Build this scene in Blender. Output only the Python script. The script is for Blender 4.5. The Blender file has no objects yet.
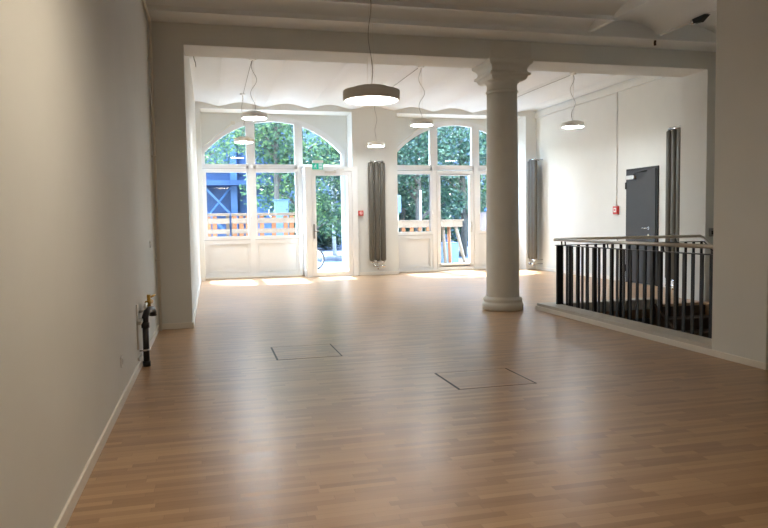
import bpy, bmesh, math, random
from mathutils import Vector, Matrix
random.seed(7)
PI = math.pi
scene = bpy.context.scene
C = scene.collection

# ------------------------------------------------------------------ camera
cam = bpy.data.cameras.new('camera')
cam.sensor_width = 36.0
cam.lens = 36.0 * 680.375 / 768.0
cam.clip_start = 0.05
cam.clip_end = 300
camo = bpy.data.objects.new('camera', cam)
C.objects.link(camo)
_R = Vector((0.96888813, -0.24702902, -0.01524656))
_U = Vector((0.03030965, 0.05728949, 0.99789741))
_F = Vector((0.24563615, 0.96731307, -0.06299447))
camo.matrix_world = Matrix(((_R.x, _U.x, -_F.x, 0), (_R.y, _U.y, -_F.y, 0), (_R.z, _U.z, -_F.z, 1.35), (0, 0, 0, 1)))
scene.camera = camo

# ------------------------------------------------------------------ sky, sun, exposure
world = bpy.data.worlds.new('sky')
scene.world = world
world.use_nodes = True
wn = world.node_tree
bg = wn.nodes['Background']
sky = wn.nodes.new('ShaderNodeTexSky')
sky.sky_type = 'NISHITA'
sky.sun_disc = False
sky.sun_elevation = math.radians(57)
sky.sun_rotation = math.radians(0)
wn.links.new(sky.outputs[0], bg.inputs[0])
bg.inputs[1].default_value = 2.1

sun = bpy.data.lights.new('sun', 'SUN')
sun.energy = 14.5
sun.angle = math.radians(0.6)
sun.color = (0.93, 0.98, 1.0)
suno = bpy.data.objects.new('sun', sun)
C.objects.link(suno)
suno.rotation_euler = Vector((0.03, -1.0, -1.56)).to_track_quat('-Z', 'Y').to_euler()

LAMP_POWER = 42.0        # radiance of the pendant diffusers of the far room
LAMP_POWER_NEAR = 6.0    # the near one is dimmed
LAMP_POWER_FILL = 18.0   # unseen fill lamp added above the camera
scene.view_settings.view_transform = 'Standard'
scene.view_settings.look = 'None'
scene.view_settings.gamma = 1.0
scene.view_settings.use_curve_mapping = False
scene.view_settings.exposure = 1.08
scene.cycles.use_denoising = True
scene.cycles.max_bounces = 14
scene.cycles.diffuse_bounces = 8
scene.cycles.glossy_bounces = 4
scene.cycles.transparent_max_bounces = 16
scene.cycles.sample_clamp_indirect = 6.0

# daylight portals in the two windows (they add no light, they only guide the sampling)
for _i, (x0, x1) in enumerate(((-0.1, 3.3), (4.72, 8.08))):
    pl = bpy.data.lights.new('window_daylight', 'AREA')
    pl.shape = 'RECTANGLE'
    pl.size = x1 - x0
    pl.size_y = 3.9
    pl.cycles.is_portal = True
    po = bpy.data.objects.new('window_daylight', pl)
    C.objects.link(po)
    po.location = ((x0 + x1) / 2, 17.6, 1.95)
    po.rotation_euler = (-PI / 2, 0, 0)


# ------------------------------------------------------------------ materials
def nodes_of(name):
    m = bpy.data.materials.new(name)
    m.use_nodes = True
    nt = m.node_tree
    return m, nt, nt.nodes['Principled BSDF']


def mat(name, col, rough=0.6, metal=0.0, var=0.04, scale=6.0, spec=0.5, coat=0.0):
    m, nt, b = nodes_of(name)
    geo = nt.nodes.new('ShaderNodeNewGeometry')
    nz = nt.nodes.new('ShaderNodeTexNoise')
    nz.inputs['Scale'].default_value = scale
    nz.inputs['Detail'].default_value = 4
    nt.links.new(geo.outputs['Position'], nz.inputs['Vector'])
    rp = nt.nodes.new('ShaderNodeValToRGB')
    rp.color_ramp.elements[0].position = 0.3
    rp.color_ramp.elements[1].position = 0.7
    rp.color_ramp.elements[0].color = tuple(c * (1 - var) for c in col) + (1,)
    rp.color_ramp.elements[1].color = tuple(min(1, c * (1 + var)) for c in col) + (1,)
    nt.links.new(nz.outputs[0], rp.inputs[0])
    nt.links.new(rp.outputs[0], b.inputs['Base Color'])
    b.inputs['Roughness'].default_value = rough
    b.inputs['Metallic'].default_value = metal
    b.inputs['Specular IOR Level'].default_value = spec
    b.inputs['Coat Weight'].default_value = coat
    return m


def emit(name, col, strength):
    m = bpy.data.materials.new(name)
    m.use_nodes = True
    nt = m.node_tree
    for n in list(nt.nodes):
        if n.type != 'OUTPUT_MATERIAL':
            nt.nodes.remove(n)
    e = nt.nodes.new('ShaderNodeEmission')
    e.inputs[0].default_value = col + (1,)
    e.inputs[1].default_value = strength
    nt.links.new(e.outputs[0], nt.nodes['Material Output'].inputs[0])
    return m


def math_node(nt, op, a, b=None):
    n = nt.nodes.new('ShaderNodeMath')
    n.operation = op
    for i, v in enumerate((a, b)):
        if v is None:
            continue
        if isinstance(v, (int, float)):
            n.inputs[i].default_value = v
        else:
            nt.links.new(v, n.inputs[i])
    return n.outputs[0]


def floor_material():
    m, nt, b = nodes_of('oak_strip_parquet')
    geo = nt.nodes.new('ShaderNodeNewGeometry')
    sp = nt.nodes.new('ShaderNodeSeparateXYZ')
    nt.links.new(geo.outputs['Position'], sp.inputs[0])
    X, Y = sp.outputs[0], sp.outputs[1]
    row = math_node(nt, 'DIVIDE', Y, 0.050)
    rowf = math_node(nt, 'FLOOR', row)
    w1 = nt.nodes.new('ShaderNodeTexWhiteNoise')
    w1.noise_dimensions = '1D'
    nt.links.new(rowf, w1.inputs['W'])
    off = math_node(nt, 'MULTIPLY', w1.outputs[0], 13.7)
    col = math_node(nt, 'ADD', math_node(nt, 'DIVIDE', X, 0.40), off)
    colf = math_node(nt, 'FLOOR', col)
    cb = nt.nodes.new('ShaderNodeCombineXYZ')
    nt.links.new(rowf, cb.inputs[0])
    nt.links.new(colf, cb.inputs[1])
    w2 = nt.nodes.new('ShaderNodeTexWhiteNoise')
    w2.noise_dimensions = '2D'
    nt.links.new(cb.outputs[0], w2.inputs['Vector'])
    # grain stretched along the strips
    mp = nt.nodes.new('ShaderNodeMapping')
    mp.inputs['Scale'].default_value = (2.2, 26.0, 1.0)
    nt.links.new(geo.outputs['Position'], mp.inputs[0])
    nz = nt.nodes.new('ShaderNodeTexNoise')
    nz.inputs['Scale'].default_value = 1.0
    nz.inputs['Detail'].default_value = 5
    nt.links.new(mp.outputs[0], nz.inputs['Vector'])
    t = math_node(nt, 'ADD', math_node(nt, 'MULTIPLY', w2.outputs[0], 0.64), math_node(nt, 'MULTIPLY', nz.outputs[0], 0.36))
    rp = nt.nodes.new('ShaderNodeValToRGB')
    e = rp.color_ramp.elements
    e[0].position = 0.12
    e[0].color = (0.300, 0.175, 0.088, 1)
    e[1].position = 0.90
    e[1].color = (0.500, 0.322, 0.178, 1)
    k = e.new(0.5)
    k.color = (0.410, 0.252, 0.134, 1)
    nt.links.new(t, rp.inputs[0])
    # hairline seams
    fr = math_node(nt, 'FRACT', row)
    fc = math_node(nt, 'FRACT', col)
    s1 = math_node(nt, 'LESS_THAN', fr, 0.035)
    s2 = math_node(nt, 'LESS_THAN', fc, 0.006)
    seam = math_node(nt, 'MULTIPLY', math_node(nt, 'MAXIMUM', s1, s2), 0.35)
    mx = nt.nodes.new('ShaderNodeMix')
    mx.data_type = 'RGBA'
    nt.links.new(seam, mx.inputs[0])
    nt.links.new(rp.outputs[0], mx.inputs[6])
    mx.inputs[7].default_value = (0.10, 0.05, 0.025, 1)
    nt.links.new(mx.outputs[2], b.inputs['Base Color'])
    r2 = math_node(nt, 'ADD', math_node(nt, 'MULTIPLY', w2.outputs[0], 0.05), 0.295)
    nt.links.new(r2, b.inputs['Roughness'])
    b.inputs['Specular IOR Level'].default_value = 0.62
    return m


def glass_material():
    m = bpy.data.materials.new('window_glass')
    m.use_nodes = True
    nt = m.node_tree
    for n in list(nt.nodes):
        if n.type != 'OUTPUT_MATERIAL':
            nt.nodes.remove(n)
    tr = nt.nodes.new('ShaderNodeBsdfTransparent')
    tr.inputs[0].default_value = (0.93, 0.97, 0.97, 1)
    gl = nt.nodes.new('ShaderNodeBsdfGlossy')
    gl.inputs['Roughness'].default_value = 0.02
    lw = nt.nodes.new('ShaderNodeLayerWeight')
    lw.inputs[0].default_value = 0.5
    f5 = math_node(nt, 'POWER', lw.outputs['Facing'], 5.0)
    fr = math_node(nt, 'ADD', math_node(nt, 'MULTIPLY', f5, 0.85), 0.03)
    mx = nt.nodes.new('ShaderNodeMixShader')
    nt.links.new(fr, mx.inputs[0])
    nt.links.new(tr.outputs[0], mx.inputs[1])
    nt.links.new(gl.outputs[0], mx.inputs[2])
    nt.links.new(mx.outputs[0], nt.nodes['Material Output'].inputs[0])
    return m


def leaf_material(name, dark, mid, light):
    m = bpy.data.materials.new(name)
    m.use_nodes = True
    nt = m.node_tree
    for n in list(nt.nodes):
        if n.type != 'OUTPUT_MATERIAL':
            nt.nodes.remove(n)
    geo = nt.nodes.new('ShaderNodeNewGeometry')
    rp = nt.nodes.new('ShaderNodeValToRGB')
    e = rp.color_ramp.elements
    e[0].color = dark + (1,)
    e[1].color = light + (1,)
    k = e.new(0.6)
    k.color = mid + (1,)
    nt.links.new(geo.outputs['Random Per Island'], rp.inputs[0])
    d = nt.nodes.new('ShaderNodeBsdfDiffuse')
    t = nt.nodes.new('ShaderNodeBsdfTranslucent')
    g = nt.nodes.new('ShaderNodeBsdfGlossy')
    g.inputs['Roughness'].default_value = 0.35
    nt.links.new(rp.outputs[0], d.inputs[0])
    nt.links.new(rp.outputs[0], t.inputs[0])
    m1 = nt.nodes.new('ShaderNodeMixShader')
    m1.inputs[0].default_value = 0.5
    nt.links.new(d.outputs[0], m1.inputs[1])
    nt.links.new(t.outputs[0], m1.inputs[2])
    m2 = nt.nodes.new('ShaderNodeMixShader')
    m2.inputs[0].default_value = 0.06
    nt.links.new(m1.outputs[0], m2.inputs[1])
    nt.links.new(g.outputs[0], m2.inputs[2])
    nt.links.new(m2.outputs[0], nt.nodes['Material Output'].inputs[0])
    return m


M = {}
M['wall'] = mat('warm_white_plaster', (0.725, 0.73, 0.695), 0.75, var=0.015, scale=2.5, spec=0.3)
M['stone'] = mat('painted_column_plaster', (0.68, 0.67, 0.62), 0.6, var=0.03, scale=5, spec=0.35)
M['ceil'] = mat('white_ceiling_plaster', (0.75, 0.775, 0.785), 0.85, var=0.012, scale=2, spec=0.2)
M['trim'] = mat('cream_skirting_paint', (0.80, 0.765, 0.69), 0.5, var=0.02)
M['frame'] = mat('white_window_paint', (0.76, 0.765, 0.76), 0.4, var=0.01)
M['frame2'] = mat('white_panel_paint', (0.74, 0.745, 0.735), 0.5, var=0.01)
M['kerb'] = mat('grey_kerb_paint', (0.55, 0.52, 0.47), 0.6, var=0.04)
M['floor'] = floor_material()
M['glass'] = glass_material()
M['black'] = mat('black_powder_coat', (0.013, 0.013, 0.014), 0.45, var=0.1, spec=0.4)
M['steel'] = mat('brushed_steel', (0.66, 0.63, 0.58), 0.35, 0.9, var=0.05, scale=30)
M['chrome'] = mat('chrome', (0.72, 0.72, 0.72), 0.16, 1.0, var=0.03)
M['rad'] = mat('olive_grey_radiator_lacquer', (0.085, 0.075, 0.058), 0.5, 0.0, var=0.04)
M['door'] = mat('anthracite_door_lacquer', (0.032, 0.033, 0.036), 0.55, var=0.03)
M['dark'] = mat('dark_gap', (0.035, 0.028, 0.022), 0.7, var=0.1)
M['gap_line'] = mat('grey_gap_shade', (0.25, 0.25, 0.25), 0.7, var=0.05)  # grey line painted for the shaded gap round each casement
M['hatchline'] = mat('hatch_edge', (0.05, 0.04, 0.03), 0.6, 0.0, var=0.1)
M['void'] = mat('stairwell_shade', (0.035, 0.034, 0.033), 0.8, var=0.05)  # near-black colour stands in for the shade down the stair opening
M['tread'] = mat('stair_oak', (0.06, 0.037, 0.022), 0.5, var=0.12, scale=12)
M['lamp'] = mat('pale_lamp_lacquer', (0.80, 0.775, 0.72), 0.5, var=0.02)
M['cable'] = mat('grey_cable', (0.24, 0.235, 0.225), 0.6, var=0.05)
M['diff'] = emit('lamp_diffuser_glow', (0.94, 0.98, 1.0), LAMP_POWER)
M['diff_near'] = emit('dimmed_lamp_diffuser_glow', (1.0, 0.92, 0.80), LAMP_POWER_NEAR)
M['diff_fill'] = emit('added_fill_lamp_glow', (1.0, 0.84, 0.64), LAMP_POWER_FILL)
M['red'] = mat('red_alarm_plastic', (0.60, 0.035, 0.03), 0.4, var=0.03)
M['white'] = mat('white_plastic', (0.80, 0.79, 0.76), 0.4, var=0.01)
M['green'] = emit('backlit_exit_green', (0.02, 0.27, 0.18), 0.9)
M['exitwhite'] = emit('backlit_exit_white', (0.80, 1.0, 0.95), 0.35)
M['brass'] = mat('brass', (0.50, 0.30, 0.06), 0.3, 0.9, var=0.08)
M['blackpipe'] = mat('black_drain_plastic', (0.016, 0.016, 0.017), 0.35, var=0.1)
M['pipe'] = mat('painted_riser_pipe', (0.72, 0.68, 0.60), 0.5, var=0.03)
M['pave'] = mat('pale_pavement', (0.36, 0.36, 0.36), 0.9, var=0.10, scale=3)
M['road'] = mat('blue_grey_asphalt', (0.06, 0.08, 0.125), 0.9, var=0.25, scale=1.2)
M['pallet'] = mat('bleached_pallet_wood', (0.22, 0.155, 0.105), 0.8, var=0.14, scale=7)
M['orange'] = mat('orange_wood_block', (0.30, 0.11, 0.04), 0.8, var=0.2, scale=4)
M['bluebox'] = mat('pale_blue_board', (0.12, 0.20, 0.30), 0.6, var=0.08)
M['blue'] = mat('blue_facade_paint', (0.05, 0.095, 0.20), 0.7, var=0.12, scale=1.5)
M['blue2'] = mat('dark_blue_cladding', (0.03, 0.065, 0.16), 0.6, var=0.15, scale=1.2)
M['blue3'] = mat('light_blue_steel', (0.075, 0.15, 0.31), 0.55, var=0.1)
M['grey'] = mat('grey_blue_render', (0.13, 0.17, 0.24), 0.85, var=0.15, scale=0.8)
M['pane'] = mat('dark_window_pane', (0.03, 0.05, 0.09), 0.1, var=0.1)
M['bark'] = mat('grey_brown_bark', (0.10, 0.085, 0.07), 0.9, var=0.3, scale=9)
M['palebark'] = mat('pale_birch_bark', (0.50, 0.50, 0.48), 0.8, var=0.25, scale=9)
M['rubber'] = mat('tyre_rubber', (0.02, 0.02, 0.02), 0.7, var=0.1)
M['brownwall'] = mat('brown_hoarding', (0.22, 0.15, 0.13), 0.8, var=0.15, scale=3)
M['umb'] = mat('blue_parasol_cloth', (0.05, 0.17, 0.62), 0.8, var=0.06)
M['leaf'] = leaf_material('bright_green_leaves', (0.028, 0.075, 0.048), (0.065, 0.145, 0.075), (0.20, 0.32, 0.10))  # brighter green leaf mix
M['leafdark'] = leaf_material('dark_leaves', (0.020, 0.058, 0.042), (0.052, 0.115, 0.072), (0.15, 0.25, 0.13))


# ------------------------------------------------------------------ mesh helpers
class MB:
    """collects shapes in world coordinates; build() links them as one mesh object"""

    def __init__(self):
        self.v, self.f, self.s = [], [], []

    def add(self, vs, fs, smooth=False):
        o = len(self.v)
        self.v += [tuple(p) for p in vs]
        self.f += [tuple(i + o for i in f) for f in fs]
        self.s += [smooth] * len(fs)
        return self

    def box(self, x0, x1, y0, y1, z0, z1):
        x0, x1 = min(x0, x1), max(x0, x1)
        y0, y1 = min(y0, y1), max(y0, y1)
        z0, z1 = min(z0, z1), max(z0, z1)
        vs = [(x0, y0, z0), (x1, y0, z0), (x1, y1, z0), (x0, y1, z0), (x0, y0, z1), (x1, y0, z1), (x1, y1, z1), (x0, y1, z1)]
        return self.add(vs, [(3, 2, 1, 0), (4, 5, 6, 7), (0, 1, 5, 4), (1, 2, 6, 5), (2, 3, 7, 6), (3, 0, 4, 7)])

    def bbox(self, x0, x1, y0, y1, z0, z1, b=0.006):
        """box with chamfered edges"""
        bm = bmesh.new()
        bmesh.ops.create_cube(bm, size=1)
        for v in bm.verts:
            v.co = Vector(((x0 + x1) / 2 + v.co.x * abs(x1 - x0), (y0 + y1) / 2 + v.co.y * abs(y1 - y0), (z0 + z1) / 2 + v.co.z * abs(z1 - z0)))
        bmesh.ops.bevel(bm, geom=bm.edges[:], offset=b, segments=2, affect='EDGES', profile=0.5)
        bm.verts.index_update()
        self.add([v.co[:] for v in bm.verts], [tuple(v.index for v in f.verts) for f in bm.faces])
        bm.free()
        return self

    def curve_slab(self, xs, lo, hi, y0, y1):
        """solid between the curves lo(x) and hi(x), from y0 to y1"""
        vs, fs = [], []
        for x in xs:
            a, b = lo(x), hi(x)
            vs += [(x, y0, a), (x, y1, a), (x, y1, b), (x, y0, b)]
        n = len(xs)
        for i in range(n - 1):
            p, q = 4 * i, 4 * i + 4
            fs += [(p, q, q + 3, p + 3), (p + 1, p + 2, q + 2, q + 1), (p, p + 1, q + 1, q), (p + 3, q + 3, q + 2, p + 2)]
        fs += [(0, 3, 2, 1), (4 * n - 4, 4 * n - 3, 4 * n - 2, 4 * n - 1)]
        return self.add(vs, fs)

    def tube(self, pts, r, seg=10, cap=True):
        pts = [Vector(p) for p in pts]
        rs = r if isinstance(r, (list, tuple)) else [r] * len(pts)
        vs, fs = [], []
        up = None
        for i, p in enumerate(pts):
            d = (pts[min(i + 1, len(pts) - 1)] - pts[max(i - 1, 0)]).normalized()
            if up is None:
                up = Vector((0, 0, 1)) if abs(d.z) < 0.9 else Vector((1, 0, 0))
            a = d.cross(up)
            if a.length < 1e-4:
                a = d.cross(Vector((0.3, 1, 0.2)))
            a.normalize()
            b = a.cross(d).normalized()
            up = b
            for k in range(seg):
                t = 2 * PI * k / seg
                vs.append(p + (a * math.cos(t) + b * math.sin(t)) * rs[i])
        for i in range(len(pts) - 1):
            for k in range(seg):
                fs.append((i * seg + k, i * seg + (k + 1) % seg, (i + 1) * seg + (k + 1) % seg, (i + 1) * seg + k))
        self.add(vs, fs, True)
        if cap:
            o = len(self.v) - len(vs)
            self.f += [tuple(o + k for k in range(seg)), tuple(o + (len(pts) - 1) * seg + k for k in reversed(range(seg)))]
            self.s += [False, False]
        return self

    def lathe(self, cx, cy, prof, seg=40, sx=1.0, sy=1.0, smooth=True):
        vs, fs = [], []
        for r, z in prof:
            for k in range(seg):
                t = 2 * PI * k / seg
                vs.append((cx + r * sx * math.cos(t), cy + r * sy * math.sin(t), z))
        n = len(prof)
        for i in range(n - 1):
            for k in range(seg):
                fs.append((i * seg + k, i * seg + (k + 1) % seg, (i + 1) * seg + (k + 1) % seg, (i + 1) * seg + k))
        self.add(vs, fs, smooth)
        o = len(self.v) - len(vs)
        self.f += [tuple(o + k for k in reversed(range(seg))), tuple(o + (n - 1) * seg + k for k in range(seg))]
        self.s += [False, False]
        return self

    def build(self, name, material, parent=None, origin=None):
        if origin is None:
            origin = Vector((0, 0, 0))
        origin = Vector(origin)
        w = Vector((0, 0, 0))
        if parent is not None:
            w = wpos(parent)
            origin = w
        me = bpy.data.meshes.new(name)
        me.from_pydata([tuple(Vector(p) - origin) for p in self.v], [], self.f)
        me.polygons.foreach_set('use_smooth', self.s)
        bm = bmesh.new()
        bm.from_mesh(me)
        bmesh.ops.recalc_face_normals(bm, faces=bm.faces[:])
        bm.to_mesh(me)
        bm.free()
        me.materials.append(material)
        o = bpy.data.objects.new(name, me)
        C.objects.link(o)
        if parent is not None:
            o.parent = parent
        else:
            o.location = origin
        return o


def wpos(o):
    p = Vector(o.location)
    while o.parent is not None:
        o = o.parent
        p = p + Vector(o.location)
    return p


def tag(o, label=None, cat=None, group=None, kind=None):
    if label:
        o['label'] = label
    if cat:
        o['category'] = cat
    if group:
        o['group'] = group
    if kind:
        o['kind'] = kind
    return o


def empty(name, loc, label=None, cat=None, group=None, kind=None):
    o = bpy.data.objects.new(name, None)
    C.objects.link(o)
    o.location = loc
    o.empty_display_size = 0.1
    return tag(o, label, cat, group, kind)


def struct(name, mb, m, label=None):
    o = mb.build(name, m)
    o['kind'] = 'structure'
    if label:
        o['label'] = label
    return o


def copy_tree(o, parent=None):
    c = o.copy()
    C.objects.link(c)
    if parent is not None:
        c.parent = parent
    for ch in list(o.children):
        copy_tree(ch, c)
    return c


def lin(a, b, n):
    return [a + (b - a) * i / (n - 1) for i in range(n)]


# ------------------------------------------------------------------ main dimensions
XL, XF = -0.685, -0.262            # left wall of the near room, left wall of the far room
YB, YB2, ZB, ZS = 9.13, 9.74, 3.62, 3.89   # beam front, back, underside, soffit height
XP = 7.54                          # inner face of the right pier
XK, YK = 4.67, 9.19                # kerb of the stairwell
YP0, YP1 = 4.88, 5.55              # wall pier at the near end of the stairwell
XR = 8.42                          # right wall of the far room
YW, YG = 16.6, 17.25               # window wall face, glazing
ZC = 4.10                          # springing of the far ceiling vaults
YBACK = -5.0
XE = 7.75                          # right wall beside the stairs
SX0, SX1, SY0, SY1 = 4.93, 7.42, 5.3, 8.98   # stair opening

# ------------------------------------------------------------------ floor
fl = MB()
fl.box(XL, SX0 - 0.02, YBACK, YP0, -0.2, 0)
fl.box(SX0 - 0.02, XE, YBACK, YP0 + 0.42, -0.2, 0)
fl.box(XL, XK + 0.05, YP0, SY1 + 0.1, -0.2, 0)
fl.box(XL, XR, SY1 + 0.1, 17.4, -0.2, 0)
fl.box(SX1, XE, SY0, SY1 + 0.1, -0.2, 0)
struct('floor', fl, M['floor'])

# ------------------------------------------------------------------ walls
w = MB()
w.box(XL - 0.3, XL, YBACK - 0.3, YB, -0.2, 4.7)
struct('wall_left', w, M['wall'])
w = MB()
w.box(XL - 0.3, XF, YB, 17.5, -0.2, 4.7)
struct('wall_pilaster', w, M['wall'])
w = MB()
w.box(XL, XE, YBACK - 0.3, YBACK, -0.2, 4.7)
struct('wall_back', w, M['wall'])
w = MB()
w.box(XR, XR + 0.3, YB2, 17.5, -0.2, 4.7)
struct('wall_right', w, M['wall'])
w = MB()
w.box(XE, XR + 0.3, YBACK, YB, -3.2, 4.7)
struct('wall_stair', w, M['wall'])
w = MB()                            # pier with the wall strip above the beam, right of the opening
w.box(XP, XR + 0.3, YB, YB2, -0.2, 4.7)
struct('wall_pier', w, M['wall'])
w = MB()
w.bbox(XK, XK + 0.55, YP0, YP1, 0, ZS + 0.25, 0.008)
w.bbox(XK + 0.3, XE, YP0 + 0.35, YP1 - 0.05, -0.1, ZS + 0.25, 0.004)
struct('wall_side', w, M['wall'])

# window wall: two recesses with arched windows
W1, W2 = (-0.15, 3.45), (4.60, 8.12)
XC1, XC2, HW = 1.60, 6.40, 1.68
ZA, RA = 1.65, 2.20                 # arch circle: centre height, radius of the glass edge


def arch(xc, r):
    return lambda x: ZA + math.sqrt(max(r * r - (x - xc) ** 2, 0))


w = MB()
w.box(XF, W1[0], YW, 17.5, -0.2, 4.7)
w.box(W1[1], W2[0], YW, 17.5, -0.2, 4.7)
w.box(W2[1], XR, YW, 17.5, -0.2, 4.7)
for (a, b), xc in ((W1, XC1), (W2, XC2)):
    w.box(a, b, YW, 17.5, 4.04, 4.7)
    ro = RA + 0.13
    x0, x1 = xc - HW - 0.11, xc + HW + 0.11
    w.curve_slab(lin(max(a, x0), min(b, x1), 49), arch(xc, ro), lambda x: 4.06, YG - 0.03, 17.5)
    if a < x0:
        w.box(a, x0, YG - 0.03, 17.5, 0, 4.06)
    if b > x1:
        w.box(x1, b, YG - 0.03, 17.5, 0, 4.06)
struct('wall_front', w, M['wall'])

# skirting
t = MB()
t.bbox(XL, XL + 0.016, YBACK, YB, 0, 0.075, 0.004)
struct('baseboard_left', t, M['trim'])
t = MB()
t.bbox(XL, XF + 0.016, YB - 0.016, YB, 0, 0.075, 0.004)
t.bbox(XF, XF + 0.016, YB, YW, 0, 0.075, 0.004)
struct('baseboard_pilaster', t, M['trim'])
t = MB()
t.bbox(XF, W1[0], YW - 0.016, YW, 0, 0.08, 0.004)
t.bbox(3.58, W2[0], YW - 0.016, YW, 0, 0.08, 0.004)
t.bbox(W2[1], XR, YW - 0.016, YW, 0, 0.08, 0.004)
struct('baseboard_front', t, M['trim'])
t = MB()
t.bbox(XR - 0.016, XR, YB2, 11.45, 0, 0.08, 0.004)
t.bbox(XR - 0.016, XR, 12.6, YW, 0, 0.08, 0.004)
struct('baseboard_right', t, M['trim'])
t = MB()
t.bbox(XK - 0.016, XK, YP0 - 0.016, YK + 0.016, 0, 0.062, 0.004)
t.bbox(XK, XK + 0.55, YP0 - 0.016, YP0, 0, 0.062, 0.004)
t.bbox(XK, 6.6, YK, YK + 0.016, 0, 0.062, 0.004)
struct('baseboard_kerb', t, M['trim'])

# kerb round the stairwell
k = MB()
k.bbox(XK, SX0, YP1 - 0.01, YK, -0.05, 0.102, 0.006)
k.bbox(SX0 - 0.01, 6.6, SY1, YK, -0.05, 0.102, 0.006)
struct('trim_kerb', k, M['kerb'])

# stairwell shaft
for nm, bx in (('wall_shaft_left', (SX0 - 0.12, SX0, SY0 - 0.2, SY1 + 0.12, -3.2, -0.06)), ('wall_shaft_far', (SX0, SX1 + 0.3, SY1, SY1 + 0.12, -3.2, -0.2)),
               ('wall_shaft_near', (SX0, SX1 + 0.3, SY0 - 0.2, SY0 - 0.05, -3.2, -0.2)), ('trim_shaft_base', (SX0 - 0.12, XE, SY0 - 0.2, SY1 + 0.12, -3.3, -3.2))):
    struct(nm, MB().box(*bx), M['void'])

# ------------------------------------------------------------------ ceiling
c = MB()


def sheet(us, f, v0, v1, along):
    """curved vault sheet: profile f(u) over us, extruded from v0 to v1"""
    vs, fs = [], []
    for u in us:
        z = f(u)
        if along == 'Y':
            vs += [(u, v0, z), (u, v1, z)]
        else:
            vs += [(v0, u, z), (v1, u, z)]
    for i in range(len(us) - 1):
        p = 2 * i
        fs.append((p, p + 1, p + 3, p + 2))
    c.add(vs, fs, True)


FAR_SPAN, FAR_OFF, FAR_SAG = 1.06, 0.27, 0.095


def far_z(x):
    u = ((x - FAR_OFF) / FAR_SPAN) % 1.0
    return ZC + FAR_SAG * math.sin(PI * u) ** 1.4


k0 = -1
while FAR_OFF + k0 * FAR_SPAN < XR:
    a, b = FAR_OFF + k0 * FAR_SPAN, FAR_OFF + (k0 + 1) * FAR_SPAN
    us = [max(XF - 0.1, min(XR + 0.1, u)) for u in lin(a, b, 25)]
    us = sorted(set(round(u, 5) for u in us))
    if len(us) > 1:
        sheet(us, far_z, YB2 - 0.2, 17.4, 'Y')
    k0 += 1
# near room, left bay: vaults across the room
YS, XS = 8.66, 5.22
c.box(XL, XE, YS, YB + 0.2, ZS, ZS + 0.3)
ys = [YS, 8.06, 7.0, 5.92, 4.84, 3.76, 2.68, 1.6, 0.52, -0.56, -1.64, -2.72, -3.8, -5.0]
for a, b in zip(ys[:-1], ys[1:]):
    sag = 0.11 if a == YS else 0.13
    sheet(lin(a - (0.0 if a == YS else 0.03), b + 0.03, 13), lambda u, a=a, b=b, sag=sag: 3.95 + sag * (1 - (2 * (u - b) / (a - b) - 1) ** 2) ** 0.7, XL - 0.1, XS, 'X')
    c.box(XL - 0.1, XS, b - 0.03, b + 0.03, 3.925, 4.0)
# end wall of the cross vaults, then the vaults of the right bay
c.box(XS - 0.04, XS + 0.03, YBACK, YS, 3.94, 4.4)
xs = [XS + 0.02, 6.29, 7.36, 8.43]
for a, b in zip(xs[:-1], xs[1:]):
    sheet(lin(a, b, 15), lambda u, a=a, b=b: 3.95 + 0.17 * max(0, 1 - (2 * (u - a) / (b - a) - 1) ** 2) ** 0.75, YBACK, YS, 'Y')
c.box(XS, XE, YS - 0.005, YS + 0.05, ZS + 0.01, 4.4)
struct('ceiling', c, M['ceil'])
r = MB()
r.box(XL - 0.3, XR + 0.3, YBACK - 0.3, 17.5, 4.55, 4.75)
struct('trim_roof', r, M['ceil'])

# beam across the room
b = MB()
b.bbox(XF - 0.02, XP + 0.02, YB, YB2, ZB, 4.5, 0.008)
b.box(XL, XF, YB - 0.001, YB2, ZB, 4.5)
struct('trim_beam', b, M['wall'])
# slim cornice on the right wall of the far room
t = MB()
t.bbox(XR - 0.05, XR, YB2, YW, 3.98, 4.12, 0.015)
struct('trim_cornice', t, M['wall'])

# ------------------------------------------------------------------ column
cx, cy = 4.232, 9.435
col = empty('column', (cx, cy, 0), 'round plastered column under the beam with square moulded capital', 'column')
prof = [(0.244, 0.16)]
for i in range(13):
    u = i / 12
    prof.append((0.244 - 0.022 * u ** 1.6, 0.19 + u * (3.19 - 0.19)))
MB().lathe(cx, cy, prof, 56).build('shaft', M['stone'], col)
base = [(0.302, 0.0), (0.302, 0.035), (0.306, 0.045), (0.306, 0.085), (0.300, 0.10), (0.285, 0.112), (0.283, 0.125)]
base += [(0.283 + 0.008 * math.sin(PI * i / 6), 0.13 + 0.045 * i / 6) for i in range(7)] + [(0.270, 0.185), (0.256, 0.198), (0.24, 0.20)]
MB().lathe(cx, cy, base, 56).build('base', M['stone'], col)
cap = MB()
cap.lathe(cx, cy, [(0.215, 3.17), (0.222, 3.19), (0.238, 3.198), (0.242, 3.21), (0.238, 3.222), (0.224, 3.232), (0.221, 3.25), (0.221, 3.31), (0.23, 3.335), (0.26, 3.36), (0.26, 3.37)], 56)


def sq_rings(mb, rings):
    vs, fs = [], []
    for h, z in rings:
        vs += [(cx - h, cy - h, z), (cx + h, cy - h, z), (cx + h, cy + h, z), (cx - h, cy + h, z)]
    n = len(rings)
    for i in range(n - 1):
        for k in range(4):
            fs.append((i * 4 + k, i * 4 + (k + 1) % 4, i * 4 + 4 + (k + 1) % 4, i * 4 + 4 + k))
    fs += [(3, 2, 1, 0), tuple((n - 1) * 4 + k for k in range(4))]
    mb.add(vs, fs)


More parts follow.
